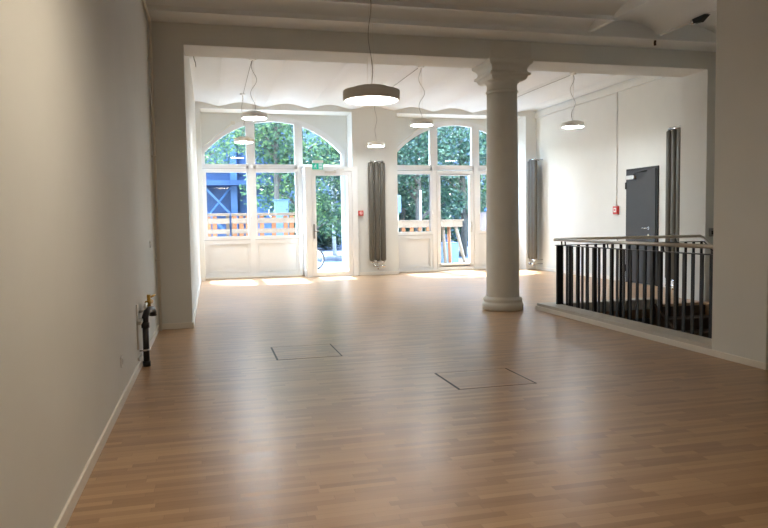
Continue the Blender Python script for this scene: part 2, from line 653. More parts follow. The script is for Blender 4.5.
sq_rings(cap, [(0.235, 3.350), (0.262, 3.368), (0.276, 3.395), (0.284, 3.415), (0.305, 3.418), (0.312, 3.43), (0.312, 3.455), (0.292, 3.462), (0.278, 3.475), (0.272, 3.50), (0.278, 3.53), (0.295, 3.555), (0.318, 3.572), (0.332, 3.585), (0.336, 3.60), (0.336, 3.635), (0.318, 3.65)])
cap.build('capital', M['stone'], col)
blk = MB()
blk.box(cx - 0.318, cx + 0.318, cy - 0.318, cy + 0.318, 3.62, 3.885)
blk.build('impost_block', M['stone'], col)

# ------------------------------------------------------------------ windows and the exit door
FY0, FY1 = YG - 0.05, YG + 0.05
GX = {1: [(-0.08, 0.905), (1.125, 2.10), (2.30, 3.275)], 2: [(4.745, 5.66), (5.87, 6.835), (7.05, 8.06)]}
LX = {1: [(-0.065, 0.945), (1.13, 2.15)], 2: [(4.755, 5.65), (7.06, 8.05)]}
ZT0, ZT1 = 2.67, 2.79


def frame_ring(mb, x0, x1, z0, z1, wd, y0, y1):
    mb.box(x0, x0 + wd, y0, y1, z0, z1)
    mb.box(x1 - wd, x1, y0, y1, z0, z1)
    mb.box(x0 + wd, x1 - wd, y0, y1, z0, z0 + wd)
    mb.box(x0 + wd, x1 - wd, y0, y1, z1 - wd, z1)


def window(n, xc):
    xl, xr = xc - HW, xc + HW
    W = empty('window_%d' % n, (xc, YG, 0), ['tall arched white window left of the dark radiator, beside the exit door', 'tall arched white window behind the column with a glazed leaf'][n - 1], None, None, 'structure')
    f = MB()
    f.curve_slab(lin(xl - 0.10, xr + 0.10, 57), lambda x: ZA + math.sqrt(max(RA * RA - (x - xc) ** 2, 0)) if abs(x - xc) < HW else arch(xc, RA)(xc + HW), arch(xc, RA + 0.13), FY0, FY1)
    zspr = arch(xc, RA)(xc + HW)
    f.box(xl - 0.10, xl, FY0, FY1, 0, zspr + 0.02)
    f.box(xr, xr + 0.10, FY0, FY1, 0, zspr + 0.02)
    f.box(xl, xr, FY0, FY1, ZT0, ZT1)
    g = GX[n]
    for (a, b) in ((g[0][1], g[1][0]), (g[1][1], g[2][0])):
        m_ = (a + b) / 2
        f.curve_slab(lin(a, b, 5), lambda x: 0.0, arch(xc, RA + 0.02), FY0, FY1)
        f.box(a + 0.05, b - 0.05, FY0 - 0.04, FY0, 0.02, ZT1)
    f.box(xl, xr, FY0 - 0.012, FY0 + 0.01, ZT1 - 0.03, ZT1 + 0.01)
    # solid floor of the parapet below the panels
    f.box(xl, xr, FY0, FY1, 0, 0.06)
    f.build('frame', M['frame'], W)
    for (a, b) in g:
        p = MB()
        p.curve_slab(lin(a - 0.01, b + 0.01, 13), lambda x: ZT1 - 0.01, lambda x: arch(xc, RA + 0.01)(min(max(x, xl), xr)), YG - 0.006, YG + 0.006)
        p.build('upper_pane', M['glass'], W)
    for i, (a, b) in enumerate(LX[n]):
        cs = MB()
        z0, z1 = (1.03, 2.61) if n == 1 else (1.055, 2.575)
        frame_ring(cs, a - 0.085, b + 0.085, z0 - 0.085, z1 + 0.075, 0.085, FY0 - 0.03, FY1 - 0.02)
        frame_ring(cs, a - 0.02, b + 0.02, z0 - 0.02, z1 + 0.02, 0.02, FY0 - 0.015, FY1 - 0.03)
        cso = cs.build('casement', M['frame'], W)
        sl = MB()
        frame_ring(sl, a - 0.093, b + 0.093, z0 - 0.093, z1 + 0.083, 0.009, FY0 - 0.012, FY1 - 0.03)
        sl.build('gap_line', M['gap_line'], cso)
        MB().box(a - 0.005, b + 0.005, YG - 0.012, YG, z0 - 0.005, z1 + 0.005).build('pane', M['glass'], cso)
        h = MB()
        hx = b + 0.045 if not (n == 2 and i == 1) else a - 0.045
        h.bbox(hx - 0.014, hx + 0.014, FY0 - 0.045, FY0 - 0.03, 1.50, 1.62, 0.004)
        h.tube([(hx, FY0 - 0.045, 1.56), (hx, FY0 - 0.08, 1.56), (hx, FY0 - 0.082, 1.44)], 0.010, 8)
        h.build('handle', M['white'], cso)
        pn = MB()
        pn.box(a - 0.085, b + 0.085, FY0 + 0.03, FY1, 0.0, z0 - 0.08)
        frame_ring(pn, a - 0.085, b + 0.085, 0.03, z0 - 0.095, 0.10, FY0 - 0.015, FY0 + 0.03)
        frame_ring(pn, a + 0.025, b - 0.025, 0.14, z0 - 0.205, 0.03, FY0 + 0.010, FY0 + 0.031)
        pn.build('lower_panel', M['frame2'], W)
    sill = MB()
    sill.bbox(g[0][0] - 0.08, (2.22 if n == 1 else g[2][1] + 0.03), FY0 - 0.07, FY0 + 0.02, 0.0, 0.035, 0.006)
    sill.build('threshold', M['trim'], W)
    # opener rod along the arch
    pts = []
    for i in range(9):
        ang = math.radians(142 - i * 3.4)
        pts.append((xc + (RA + 0.16) * math.cos(ang), FY0 - 0.05, ZA + (RA + 0.16) * math.sin(ang)))
    pts = [pts[0], pts[-1]]
    op = MB()
    op.tube(pts, 0.012, 8)
    e1 = Vector(pts[1])
    op.bbox(e1.x - 0.05, e1.x + 0.05, FY0 - 0.075, FY0 - 0.0, e1.z - 0.03, e1.z + 0.04, 0.006)
    op.build('opener_rod', M['pipe'], W)
    return W


win1 = window(1, XC1)
win2 = window(2, XC2)
# glazed door leaf in the middle bay of the second window
a, b, z0, z1 = 5.935, 6.745, 0.19, 2.53
d = MB()
frame_ring(d, a - 0.10, b + 0.11, 0.04, ZT0 - 0.02, 0.10, FY0 - 0.03, FY1 - 0.02)
d.box(a - 0.02, b + 0.02, FY0 - 0.03, FY1 - 0.02, 0.10, z0)
d.box(a - 0.02, b + 0.02, FY0 - 0.03, FY1 - 0.02, z1, ZT0 - 0.1)
do = d.build('door_leaf', M['frame'], win2)
MB().box(a - 0.005, b + 0.005, YG - 0.012, YG, z0 - 0.005, z1 + 0.005).build('pane', M['glass'], do)
h = MB()
h.bbox(b + 0.035, b + 0.075, FY0 - 0.045, FY0 - 0.03, 1.02, 1.30, 0.004)
h.tube([(b + 0.055, FY0 - 0.04, 1.20), (b + 0.055, FY0 - 0.10, 1.20), (b - 0.06, FY0 - 0.10, 1.20)], 0.011, 8)
h.build('handle', M['steel'], do)

# exit door with its projecting porch frame
D = empty('door_1', (2.91, 16.6, 0), 'white glazed exit door in a projecting frame under the green sign', None, None, 'structure')
DX0, DX1, DY0 = 2.255, 3.56, 16.53
d = MB()
d.bbox(DX0, 2.415, DY0, DY0 + 0.12, 0, 2.70, 0.008)
d.bbox(3.415, DX1, DY0, DY0 + 0.12, 0, 2.70, 0.008)
d.bbox(2.40, 3.43, DY0, DY0 + 0.12, 2.585, 2.70, 0.008)
d.box(2.40, 3.43, DY0 + 0.02, DY0 + 0.12, 0, 0.025)
d.box(DX0, 3.45, DY0 + 0.12, 17.2, 2.62, 2.70)
d.box(3.39, 3.45, YW, 17.2, 0, 2.62)
d.build('frame', M['frame'], D)
sd = MB()
sd.box(DX0 + 0.02, DX0 + 0.07, 16.63, 16.70, 0, 2.62)
sd.box(DX0 + 0.02, DX0 + 0.07, 17.10, 17.19, 0, 2.62)
sd.box(DX0 + 0.02, DX0 + 0.07, 16.70, 17.10, 0, 0.15)
sd.box(DX0 + 0.02, DX0 + 0.07, 16.70, 17.10, 2.52, 2.62)
sdo = sd.build('side_panel', M['frame'], D)
MB().box(DX0 + 0.04, DX0 + 0.05, 16.695, 17.105, 0.145, 2.525).build('pane', M['glass'], sdo)
lf = MB()
frame_ring(lf, 2.42, 3.41, 0.02, 2.58, 0.09, DY0 + 0.02, DY0 + 0.09)
frame_ring(lf, 2.50, 3.325, 0.10, 2.50, 0.02, DY0 + 0.03, DY0 + 0.08)
lfo = lf.build('door_leaf', M['frame'], D)
MB().box(2.51, 3.315, DY0 + 0.05, DY0 + 0.062, 0.11, 2.49).build('pane', M['glass'], lfo)
h = MB()
h.bbox(2.437, 2.477, DY0 - 0.0, DY0 + 0.02, 0.95, 1.30, 0.005)
h.tube([(2.457, DY0 + 0.005, 1.13), (2.457, DY0 - 0.05, 1.13), (2.57, DY0 - 0.05, 1.13)], 0.011, 8)
h.build('handle', M['cable'], lfo)
h = MB()
h.bbox(2.74, 3.02, DY0 - 0.045, DY0 + 0.02, 2.535, 2.59, 0.008)
h.tube([(2.97, DY0 - 0.03, 2.60), (3.05, DY0 - 0.16, 2.612), (3.22, DY0 - 0.01, 2.63)], 0.009, 8)
h.build('door_closer', M['steel'], D)

# grey door in the right wall
D2 = empty('door_2', (XR, 12.01, 0), 'dark grey door in the right wall', None, None, 'structure')
Y0, Y1, ZD = 11.53, 12.49, 2.30
d = MB()
d.bbox(XR - 0.03, XR + 0.02, Y0 - 0.045, Y0, 0, ZD + 0.04, 0.004)
d.bbox(XR - 0.03, XR + 0.02, Y1, Y1 + 0.03, 0, ZD + 0.04, 0.004)
d.bbox(XR - 0.03, XR + 0.02, Y0, Y1, ZD, ZD + 0.04, 0.004)
for z in (0.3, 2.0):
    d.tube([(XR - 0.05, Y1 + 0.005, z - 0.07), (XR - 0.05, Y1 + 0.005, z + 0.07)], 0.018, 8)
d.build('frame', M['black'], D2)
lfo = MB().bbox(XR - 0.045, XR + 0.01, Y0 + 0.004, Y1 - 0.004, 0.01, ZD - 0.004, 0.003).build('door_leaf', M['door'], D2)
h = MB()
for z in (1.13, 0.99):
    h.tube([(XR - 0.044, 11.73, z), (XR - 0.055, 11.73, z)], 0.030, 16)
h.tube([(XR - 0.05, 11.73, 1.13), (XR - 0.10, 11.73, 1.13), (XR - 0.105, 11.76, 1.13), (XR - 0.105, 11.88, 1.13)], 0.011, 10)
h.build('handle', M['chrome'], lfo)
h = MB()
h.bbox(XR - 0.105, XR - 0.045, 12.15, 12.44, 2.12, 2.20, 0.008)
h.build('door_closer', M['steel'], D2)
h = MB()
h.tube([(XR - 0.075, 12.20, 2.20), (XR - 0.075, 12.20, 2.225), (XR - 0.20, 11.98, 2.235), (XR - 0.05, 11.80, 2.265)], 0.012, 8)
h.build('closer_arm', M['black'], D2)

# exit sign on the porch frame
ex = empty('exit_sign', (2.565, DY0, 2.62), 'green lit exit sign with a white running figure above the glazed door', 'sign')
MB().bbox(2.435, 2.70, DY0 - 0.065, DY0 - 0.001, 2.775, 2.845, 0.006).build('housing', M['white'], ex)
MB().bbox(2.435, 2.70, DY0 - 0.045, DY0 - 0.015, 2.625, 2.778, 0.003).build('panel', M['green'], ex)
pg = MB()
yp0, yp1 = DY0 - 0.048, DY0 - 0.0445


def flat_poly(pts):
    n = len(pts)
    pg.add([(x, yp0, z) for x, z in pts] + [(x, yp1, z) for x, z in pts],
           [tuple(range(n)), tuple(range(2 * n - 1, n - 1, -1))] + [(i, (i + 1) % n, n + (i + 1) % n, n + i) for i in range(n)])


ox, oz = 2.508, 2.700
flat_poly([(ox + 0.013 * math.cos(a) + 0.012, oz + 0.048 + 0.013 * math.sin(a)) for a in [i * PI / 5 for i in range(10)]])
flat_poly([(ox - 0.012, oz + 0.032), (ox + 0.014, oz + 0.030), (ox + 0.008, oz - 0.018), (ox - 0.014, oz - 0.012)])
flat_poly([(ox + 0.006, oz - 0.012), (ox + 0.030, oz - 0.034), (ox + 0.022, oz - 0.055), (ox + 0.012, oz - 0.055), (ox + 0.014, oz - 0.036), (ox - 0.010, oz - 0.014)])
flat_poly([(ox - 0.012, oz - 0.010), (ox - 0.022, oz - 0.040), (ox - 0.046, oz - 0.046), (ox - 0.046, oz - 0.034), (ox - 0.030, oz - 0.028), (ox - 0.020, oz - 0.002)])
flat_poly([(ox + 0.010, oz + 0.026), (ox + 0.038, oz + 0.006), (ox + 0.034, oz - 0.002), (ox + 0.008, oz + 0.012)])
flat_poly([(ox - 0.010, oz + 0.030), (ox - 0.036, oz + 0.014), (ox - 0.034, oz - 0.006), (ox - 0.026, oz - 0.004), (ox - 0.026, oz + 0.010), (ox - 0.010, oz + 0.018)])
flat_poly([(2.590, 2.636), (2.680, 2.636), (2.680, 2.766), (2.590, 2.766)])
pg.build('pictogram', M['exitwhite'], ex)
pg = MB()
yp0, yp1 = DY0 - 0.050, DY0 - 0.0475
flat_poly([(2.600, 2.700), (2.622, 2.724), (2.622, 2.708), (2.670, 2.708), (2.670, 2.692), (2.622, 2.692), (2.622, 2.676)])
pg.build('arrow', M['green'], ex)

# ------------------------------------------------------------------ radiators
LEAD = 0.0


def radiator(px, py, axis, z0, z1, label, rows=3, pitch=0.145, gap=0.135):
    """tall tube radiator; axis = direction along the wall, the wall lies on the side away from the room"""
    R_ = empty('radiator', (px, py, 0), label, 'radiator', 'tall dark tube radiators')

    def P(u, v, z):                 # u along the wall, v out from the wall
        return (px + u, py - v, z) if axis == 'X' else (px - v, py + u, z)
    for i in range(rows):
        u = (i - (rows - 1) / 2) * pitch
        t_ = MB()
        q = P(u, 0.0, 0)
        rx = pitch * 0.47
        sx_, sy_ = (1.0, 0.72) if axis == 'X' else (0.72, 1.0)
        pr_ = [(rx * 0.5, z0), (rx * 0.85, z0 + 0.008), (rx, z0 + 0.03), (rx, z1 - 0.03), (rx * 0.85, z1 - 0.008), (rx * 0.5, z1)]
        t_.lathe(q[0], q[1], pr_, 20, sx_, sy_)
        t_.build('tube', M['rad'], R_)
    wd = (rows - 1) / 2 * pitch
    for nm, za, zb in (('top_header', z1 - 0.01, z1 + 0.055), ('bottom_header', z0 - 0.055, z0 + 0.01)):
        h_ = MB()
        zm = (za + zb) / 2
        h_.tube([P(-wd - 0.03, 0, zm), P(wd + 0.03, 0, zm)], 0.020, 10)
        for i in range(rows):
            u = (i - (rows - 1) / 2) * pitch
            h_.tube([P(u, 0, za), P(u, 0, zb)], 0.016, 8)
        h_.tube([P(-wd * 0.7, 0, zm), P(-wd * 0.7, -gap, zm)], 0.012, 8)
        h_.tube([P(wd * 0.7, 0, zm), P(wd * 0.7, -gap, zm)], 0.012, 8)
        h_.build(nm, M['chrome'], R_)
    v_ = MB()
    zv = z0 - 0.13
    v_.tube([P(-wd * 0.6, 0, z0 - 0.05), P(-wd * 0.6, 0, zv), P(-wd * 0.6, -gap, zv)], 0.014, 8)
    v_.tube([P(-wd * 0.1, 0, z0 - 0.05), P(-wd * 0.1, 0, zv), P(-wd * 0.1, -gap, zv)], 0.014, 8)
    v_.tube([P(-wd * 0.6, 0.0, zv), P(wd * 0.9, 0.0, zv)], 0.022, 10)
    v_.tube([P(wd * 0.7, 0.0, zv), P(wd * 1.25, 0.0, zv)], 0.032, 12)
    v_.tube([P(0, 0, zv - 0.0), P(0, 0, zv - 0.07)], 0.02, 8)
    v_.build('valve', M['chrome'], R_)
    return R_


radiator(4.025, 16.455, 'X', 0.36, 2.80, 'dark tube radiator on the wall between the two arched windows')
radiator(8.17, 16.33, 'Y', 0.30, 2.86, 'dark tube radiator in the far right corner behind the column', 3, 0.15, 0.245)
radiator(8.235, 10.80, 'Y', 0.20, 2.93, 'dark tube radiator on the right wall beside the grey door', gap=0.18)

# ------------------------------------------------------------------ pendant lamps


def cable_pts(x, y, za, zb, amp, turns, seed):
    rnd = random.Random(seed)
    ph = rnd.random() * 6.28
    out = []
    n = 36
    for i in range(n + 1):
        u = i / n
        env = math.sin(PI * u) ** 0.6
        out.append((x + amp * env * math.sin(turns * 2 * PI * u + ph), y + 0.5 * amp * env * math.cos(turns * 1.7 * PI * u + ph), za + (zb - za) * u))
    return out


def lamp(x, y, zl, dia, zc, label, group, seed, amp=0.05, turns=1.6, th=None):
    L = empty('pendant_lamp', (x, y, zl), label, 'lamp', group)
    r_ = dia / 2
    h_ = th or 0.2 * dia
    s_ = MB()
    s_.lathe(x, y, [(r_ * 0.93, zl + 0.012), (r_ * 0.93, zl + 0.001), (r_ * 0.985, zl), (r_, zl + 0.008), (r_, zl + h_ - 0.012), (r_ * 0.985, zl + h_), (r_ * 0.2, zl + h_ + 0.002)], 56)
    s_.build('shade', M['lamp'], L)
    d_ = MB()
    d_.lathe(x, y, [(r_ * 0.1, zl + 0.006), (r_ * 0.925, zl + 0.006), (r_ * 0.925, zl + 0.0), (r_ * 0.88, zl - 0.004), (r_ * 0.1, zl - 0.006)], 48)
    d_.build('diffuser', M['diff' if dia < 0.6 else 'diff_near' if y > 5 else 'diff_fill'], L)
    t_ = MB()
    t_.lathe(x, y, [(r_ * 0.60, zl + h_ - 0.002), (r_ * 0.60, zl + h_ + 0.07 * dia - 0.006), (r_ * 0.55, zl + h_ + 0.07 * dia), (0.02, zl + h_ + 0.072 * dia)], 40)
    t_.build('top_cap', M['lamp'], L)
    ztop = zl + h_ + 0.07 * dia
    MB().tube(cable_pts(x, y, zc - 0.03, ztop, amp, turns, seed), 0.0042, 6).build('cable', M['cable'], L)
    sw = MB()
    for k_ in range(3):
        an = 2 * PI * k_ / 3 + 0.4
        sw.tube([(x + 0.015 * math.cos(an), y + 0.015 * math.sin(an), zc - 0.03), (x + r_ * 0.16 * math.cos(an), y + r_ * 0.16 * math.sin(an), ztop - 0.002)], 0.0016, 5)
    sw.build('suspension_wire', M['steel'], L)
    MB().lathe(x, y, [(0.055, zc - 0.035), (0.06, zc - 0.03), (0.06, zc + 0.03), (0.05, zc + 0.035)], 24).build('canopy', M['white'], L)
    return L


lamp(1.885, 7.90, 2.765, 0.67, 4.02, 'largest round pendant lamp, hanging in front of the beam', 'round disc pendant lamps', 3, 0.03, 1.2, 0.115)
FARL = [(0.80, 12.15, 3.165, 0.44, 'lit disc pendant lamp with wavy cable, nearer of two before the left arched window', 5, 0.06),
        (3.845, 12.15, 3.105, 0.42, 'lit disc pendant lamp with wavy cable hanging just left of the column', 11, 0.07),
        (6.92, 12.10, 3.125, 0.43, 'lit disc pendant lamp before the right wall, right of the column', 4, 0.07),
        (0.77, 15.45, 3.13, 0.42, 'small disc pendant lamp close to the left arched window, the farther of two there', 8, 0.03),
        (3.765, 15.40, 3.075, 0.40, 'small disc pendant lamp hanging over the radiator between the windows', 9, 0.03),
        (6.95, 15.30, 3.10, 0.42, 'far pendant lamp almost hidden by the right edge of the column', 6, 0.03)]
for (x, y, z, dia, lab, sd_, am) in FARL:
    lamp(x, y, z, dia, far_z(x), lab, 'round disc pendant lamps', sd_, am, 1.7, 0.085)
# extra lamp added out of frame to light the near left wall
lamp(0.55, 3.0, 2.93, 0.67, 4.02, 'added unseen pendant lamp above the camera that lights the near left wall', 'round disc pendant lamps', 2, 0.03, 1.2, 0.115)

# straight surface cables between the lamp canopies
for x, lab in ((0.785, 'thin straight ceiling cable between the two left lamps'), (3.805, 'thin straight ceiling cable left of the column top'), (6.935, 'thin straight ceiling cable right of the column top')):
    z = far_z(x)
    cb = MB()
    cb.tube([(x, 12.2, z - 0.02), (x, 13.8, z - 0.014), (x, 15.38, z - 0.02)], 0.005, 6)
    tag(cb.build('ceiling_cable', M['cable'], None, (x, 13.8, z - 0.02)), lab, 'cable', 'ceiling cables between lamps')
st = MB()
z = far_z(-0.17)
st.tube([(-0.19, 12.12, z + 0.005), (-0.18, 12.12, z - 0.06), (-0.16, 12.12, z - 0.12), (-0.155, 12.12, z - 0.19)], 0.006, 6)
tag(st.build('loose_wire', M['cable'], None, (-0.19, 12.12, z)), 'short loose wire hanging from the ceiling at the far left wall', 'wire')

# ------------------------------------------------------------------ stair railing
RX, RY, ZR = 4.87, 8.93, 1.045
RL = empty('stair_railing', (RX, RY, 0.1), 'black flat bar railing with steel handrail round the stairwell', 'railing')
hr = MB()
hr.tube([(RX - 0.02, YP1 + 0.0, ZR), (RX - 0.02, RY + 0.05, ZR)], 0.022, 12)
hr.build('handrail', M['steel'], RL)
hr = MB()
hr.tube([(RX, RY + 0.06, ZR), (7.33, RY + 0.06, ZR), (7.36, RY + 0.02, ZR - 0.03), (7.36, RY - 0.55, ZR - 0.42), (7.36, RY - 2.2, ZR - 1.5)], 0.022, 12)
hr.build('handrail', M['steel'], RL)
fb = MB()
fb.box(RX - 0.03, RX + 0.03, YP1, RY + 0.04, ZR - 0.088, ZR - 0.078)
fb.box(RX - 0.03, 7.36, RY - 0.02, RY + 0.04, ZR - 0.088, ZR - 0.078)
fb.build('flat_bar', M['black'], RL)
fb = MB()
vs = []
fb.tube([(7.36, RY, ZR - 0.085), (7.36, RY - 0.55, ZR - 0.50), (7.36, RY - 2.2, ZR - 1.58)], 0.014, 6)
fb.build('sloped_bar', M['black'], RL)
for y in (RY - 0.14, RY - 0.24, RY - 1.3, RY - 2.4, RY - 3.2):
    MB().tube([(RX - 0.012, y, ZR - 0.085), (RX - 0.018, y, ZR - 0.015)], 0.010, 8).build('bracket', M['black'], RL)
for x in (5.9, 6.9):
    MB().tube([(x, RY + 0.05, ZR - 0.085), (x, RY + 0.09, ZR - 0.015)], 0.010, 8).build('bracket', M['black'], RL)
nb = 25
step = (RY - YP1 - 0.06) / (nb - 1)
for i in range(nb):
    y = RY - i * step
    wd = 0.023
    MB().box(RX + 0.066, RX + 0.078, y - wd, y + wd, -0.18, ZR - 0.085).build('baluster', M['black'], RL)
for i in range(1, 18):
    x = RX + 0.07 + i * (7.36 - RX - 0.10) / 17
    MB().box(x - 0.021, x + 0.021, RY + 0.034 - 0.012, RY + 0.034, -0.18, ZR - 0.085).build('baluster', M['black'], RL)
for i in range(1, 9):
    y = RY - i * 0.17
    zt = ZR - 0.085 - i * 0.17 * 0.69
    MB().box(7.354, 7.366, y - 0.022, y + 0.022, zt - 0.95, zt).build('baluster', M['black'], RL)
# corner post
MB().bbox(RX - 0.01, RX + 0.075, RY - 0.005, RY + 0.035, -0.10, ZR - 0.085, 0.003).build('corner_post', M['black'], RL)

# stair flight inside the opening, descending towards the camera
SF = empty('staircase', (6.95, 8.9, 0), 'wooden stair flight going down behind the black railing', 'stairs')
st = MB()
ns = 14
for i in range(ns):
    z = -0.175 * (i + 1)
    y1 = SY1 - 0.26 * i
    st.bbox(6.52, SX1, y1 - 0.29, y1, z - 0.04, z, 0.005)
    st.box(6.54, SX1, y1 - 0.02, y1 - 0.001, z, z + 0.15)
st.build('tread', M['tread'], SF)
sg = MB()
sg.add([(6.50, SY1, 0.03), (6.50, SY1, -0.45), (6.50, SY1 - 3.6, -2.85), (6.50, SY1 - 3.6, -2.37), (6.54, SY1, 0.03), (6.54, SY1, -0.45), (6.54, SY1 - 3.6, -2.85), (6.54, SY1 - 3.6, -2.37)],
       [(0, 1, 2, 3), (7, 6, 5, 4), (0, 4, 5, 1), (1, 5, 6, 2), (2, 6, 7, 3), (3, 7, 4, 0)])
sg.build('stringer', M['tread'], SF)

# ------------------------------------------------------------------ floor hatches
for (x0, x1, y0, y1, lab) in ((0.60, 1.245, 6.68, 7.385, 'flush wooden floor hatch, the left and farther of two'), (1.885, 2.555, 5.04, 5.645, 'flush wooden floor hatch, the right and nearer of two')):
    H = empty('floor_hatch', ((x0 + x1) / 2, (y0 + y1) / 2, 0), lab, 'hatch', 'flush floor hatches')
    lid = MB()
    lid.box(x0 + 0.008, x1 - 0.008, y0 + 0.004, y1 - 0.004, -0.02, 0.0015)
    lid.build('lid', M['floor'], H)
    fr = MB()
    fr.box(x0 - 0.008, x0 + 0.010, y0, y1, -0.02, 0.0022)
    fr.box(x1 - 0.006, x1 + 0.006, y0, y1, -0.02, 0.0022)
    fr.box(x0, x1, y0 + 0.001, y0 + 0.004, -0.02, 0.0022)
    fr.box(x0, x1, y1 - 0.004, y1 - 0.001, -0.02, 0.0022)
    fr.build('frame', M['hatchline'], H)

# ------------------------------------------------------------------ left wall: pipes, drain, sockets
rp = empty('riser_pipe', (XL + 0.03, 9.02, 0), 'pale riser pipe in the corner between left wall and pilaster', 'pipe')
MB().tube([(XL + 0.035, 9.03, 0.0), (XL + 0.035, 9.03, 3.84), (XL + 0.035, 8.98, 3.865), (XL + 0.035, 6.2, 3.87), (XL + 0.035, 3.0, 3.87)], 0.017, 12).build('pipe', M['pipe'], rp)
for z in (0.9, 2.2, 3.4):
    MB().bbox(XL, XL + 0.055, 9.0, 9.055, z - 0.012, z + 0.012, 0.003).build('clip', M['steel'], rp)

PX, PY = -0.628, 6.80
dr = empty('drain_connection', (PX, PY, 0), 'black capped drain pipe with brass valve standing against the left wall', 'pipe')
p = MB()
p.tube([(PX, PY, 0.0), (PX, PY, 0.40)], 0.029, 18)
for z in (0.0, 0.37):
    p.tube([(PX, PY, z), (PX, PY, z + 0.05)], 0.037, 18)
p.build('drain_pipe', M['blackpipe'], dr)
p = MB()
p.tube([(PX, PY, 0.41), (PX, PY + 0.004, 0.47), (PX + 0.012, PY + 0.03, 0.515), (PX + 0.03, PY + 0.08, 0.53), (PX + 0.05, PY + 0.17, 0.525), (PX + 0.055, PY + 0.20, 0.50), (PX + 0.055, PY + 0.205, 0.46)], [0.031, 0.031, 0.031, 0.031, 0.031, 0.033, 0.036], 16)
p.build('elbow', M['blackpipe'], dr)
p = MB()
p.box(XL, XL + 0.015, PY - 0.24, PY - 0.215, 0.20, 0.62)
p.box(XL, XL + 0.02, PY - 0.24, PY + 0.06, 0.10, 0.125)
p.box(XL, XL + 0.04, PY - 0.24, PY + 0.06, 0.43, 0.46)
p.tube([(XL, PY - 0.05, 0.16), (PX, PY - 0.045, 0.16), (PX + 0.04, PY, 0.16)], 0.008, 8)
p.build('bracket', M['steel'], dr)
p = MB()
p.tube([(XL, PY + 0.04, 0.52), (XL + 0.055, PY + 0.04, 0.53), (XL + 0.055, PY + 0.04, 0.565), (XL + 0.055, PY + 0.10, 0.58), (XL + 0.06, PY + 0.34, 0.58)], 0.014, 10)
p.build('supply_pipe', M['steel'], dr)
p = MB()
p.tube([(XL + 0.075, PY + 0.25, 0.535), (XL + 0.075, PY + 0.25, 0.66)], 0.018, 12)
p.tube([(XL + 0.06, PY + 0.20, 0.585), (XL + 0.09, PY + 0.33, 0.585)], 0.022, 12)
p.tube([(XL + 0.075, PY + 0.25, 0.63), (XL + 0.13, PY + 0.30, 0.65)], 0.010, 8)
p.build('brass_valve', M['brass'], dr)

so = empty('wall_socket', (XL, 5.42, 0.32), 'small white wall socket low on the left wall', 'socket')
MB().bbox(XL, XL + 0.012, 5.38, 5.46, 0.28, 0.36, 0.004).build('plate', M['white'], so)
MB().tube([(XL + 0.008, 5.42, 0.32), (XL + 0.0135, 5.42, 0.32)], 0.024, 20).build('insert', M['kerb'], so)
sw = empty('light_switch', (XL, 8.3, 1.12), 'small white switch on the left wall near the pilaster', 'switch')
MB().bbox(XL, XL + 0.012, 8.26, 8.34, 1.08, 1.16, 0.004).build('plate', M['white'], sw)
MB().bbox(XL + 0.011, XL + 0.017, 8.27, 8.33, 1.09, 1.15, 0.003).build('rocker', M['frame2'], sw)
sw = empty('switch_box', (7.63, YB, 1.10), 'small dark box on the right pier above the handrail', 'switch')
MB().bbox(7.60, 7.67, YB - 0.045, YB, 1.03, 1.16, 0.006).build('housing', M['cable'], sw)
MB().bbox(7.615, 7.655, YB - 0.052, YB - 0.044, 1.06, 1.12, 0.003).build('button', M['black'], sw)

# fire alarm boxes


def alarm(px, py, z, axis, s, label):
    A_ = empty('fire_alarm', (px, py, z), label, 'alarm', 'red fire alarm call points')

    def B(mb, u0, u1, v0, v1, za, zb, bev):
        if axis == 'X':
            mb.bbox(px + u0, px + u1, py - v1, py - v0, z + za, z + zb, bev)
        else:
            mb.bbox(px - v1, px - v0, py + u0, py + u1, z + za, z + zb, bev)
        return mb
    B(MB(), -s, s, 0, 0.05, -s, s, 0.008).build('housing', M['red'], A_)
    B(MB(), -s * 0.55, s * 0.55, 0.048, 0.055, -s * 0.5, s * 0.6, 0.002).build('plate', M['white'], A_)
    B(MB(), -s * 0.22, s * 0.22, 0.054, 0.062, -s * 0.15, s * 0.3, 0.002).build('button', M['red'], A_)
    return A_


alarm(3.635, YW, 1.555, 'X', 0.062, 'small red alarm box left of the middle radiator')
alarm(XR, 12.885, 1.505, 'Y', 0.085, 'red alarm box on the right wall under a conduit')
cd = empty('alarm_conduit', (XR, 12.885, 1.59), 'thin pale conduit running up the right wall from the alarm', 'conduit')
MB().tube([(XR - 0.014, 12.885, 1.585), (XR - 0.014, 12.885, 4.0)], 0.013, 10).build('pipe', M['white'], cd)
for z in (1.9, 2.8, 3.6):
    MB().bbox(XR - 0.036, XR, 12.865, 12.905, z, z + 0.025, 0.003).build('clip', M['white'], cd)

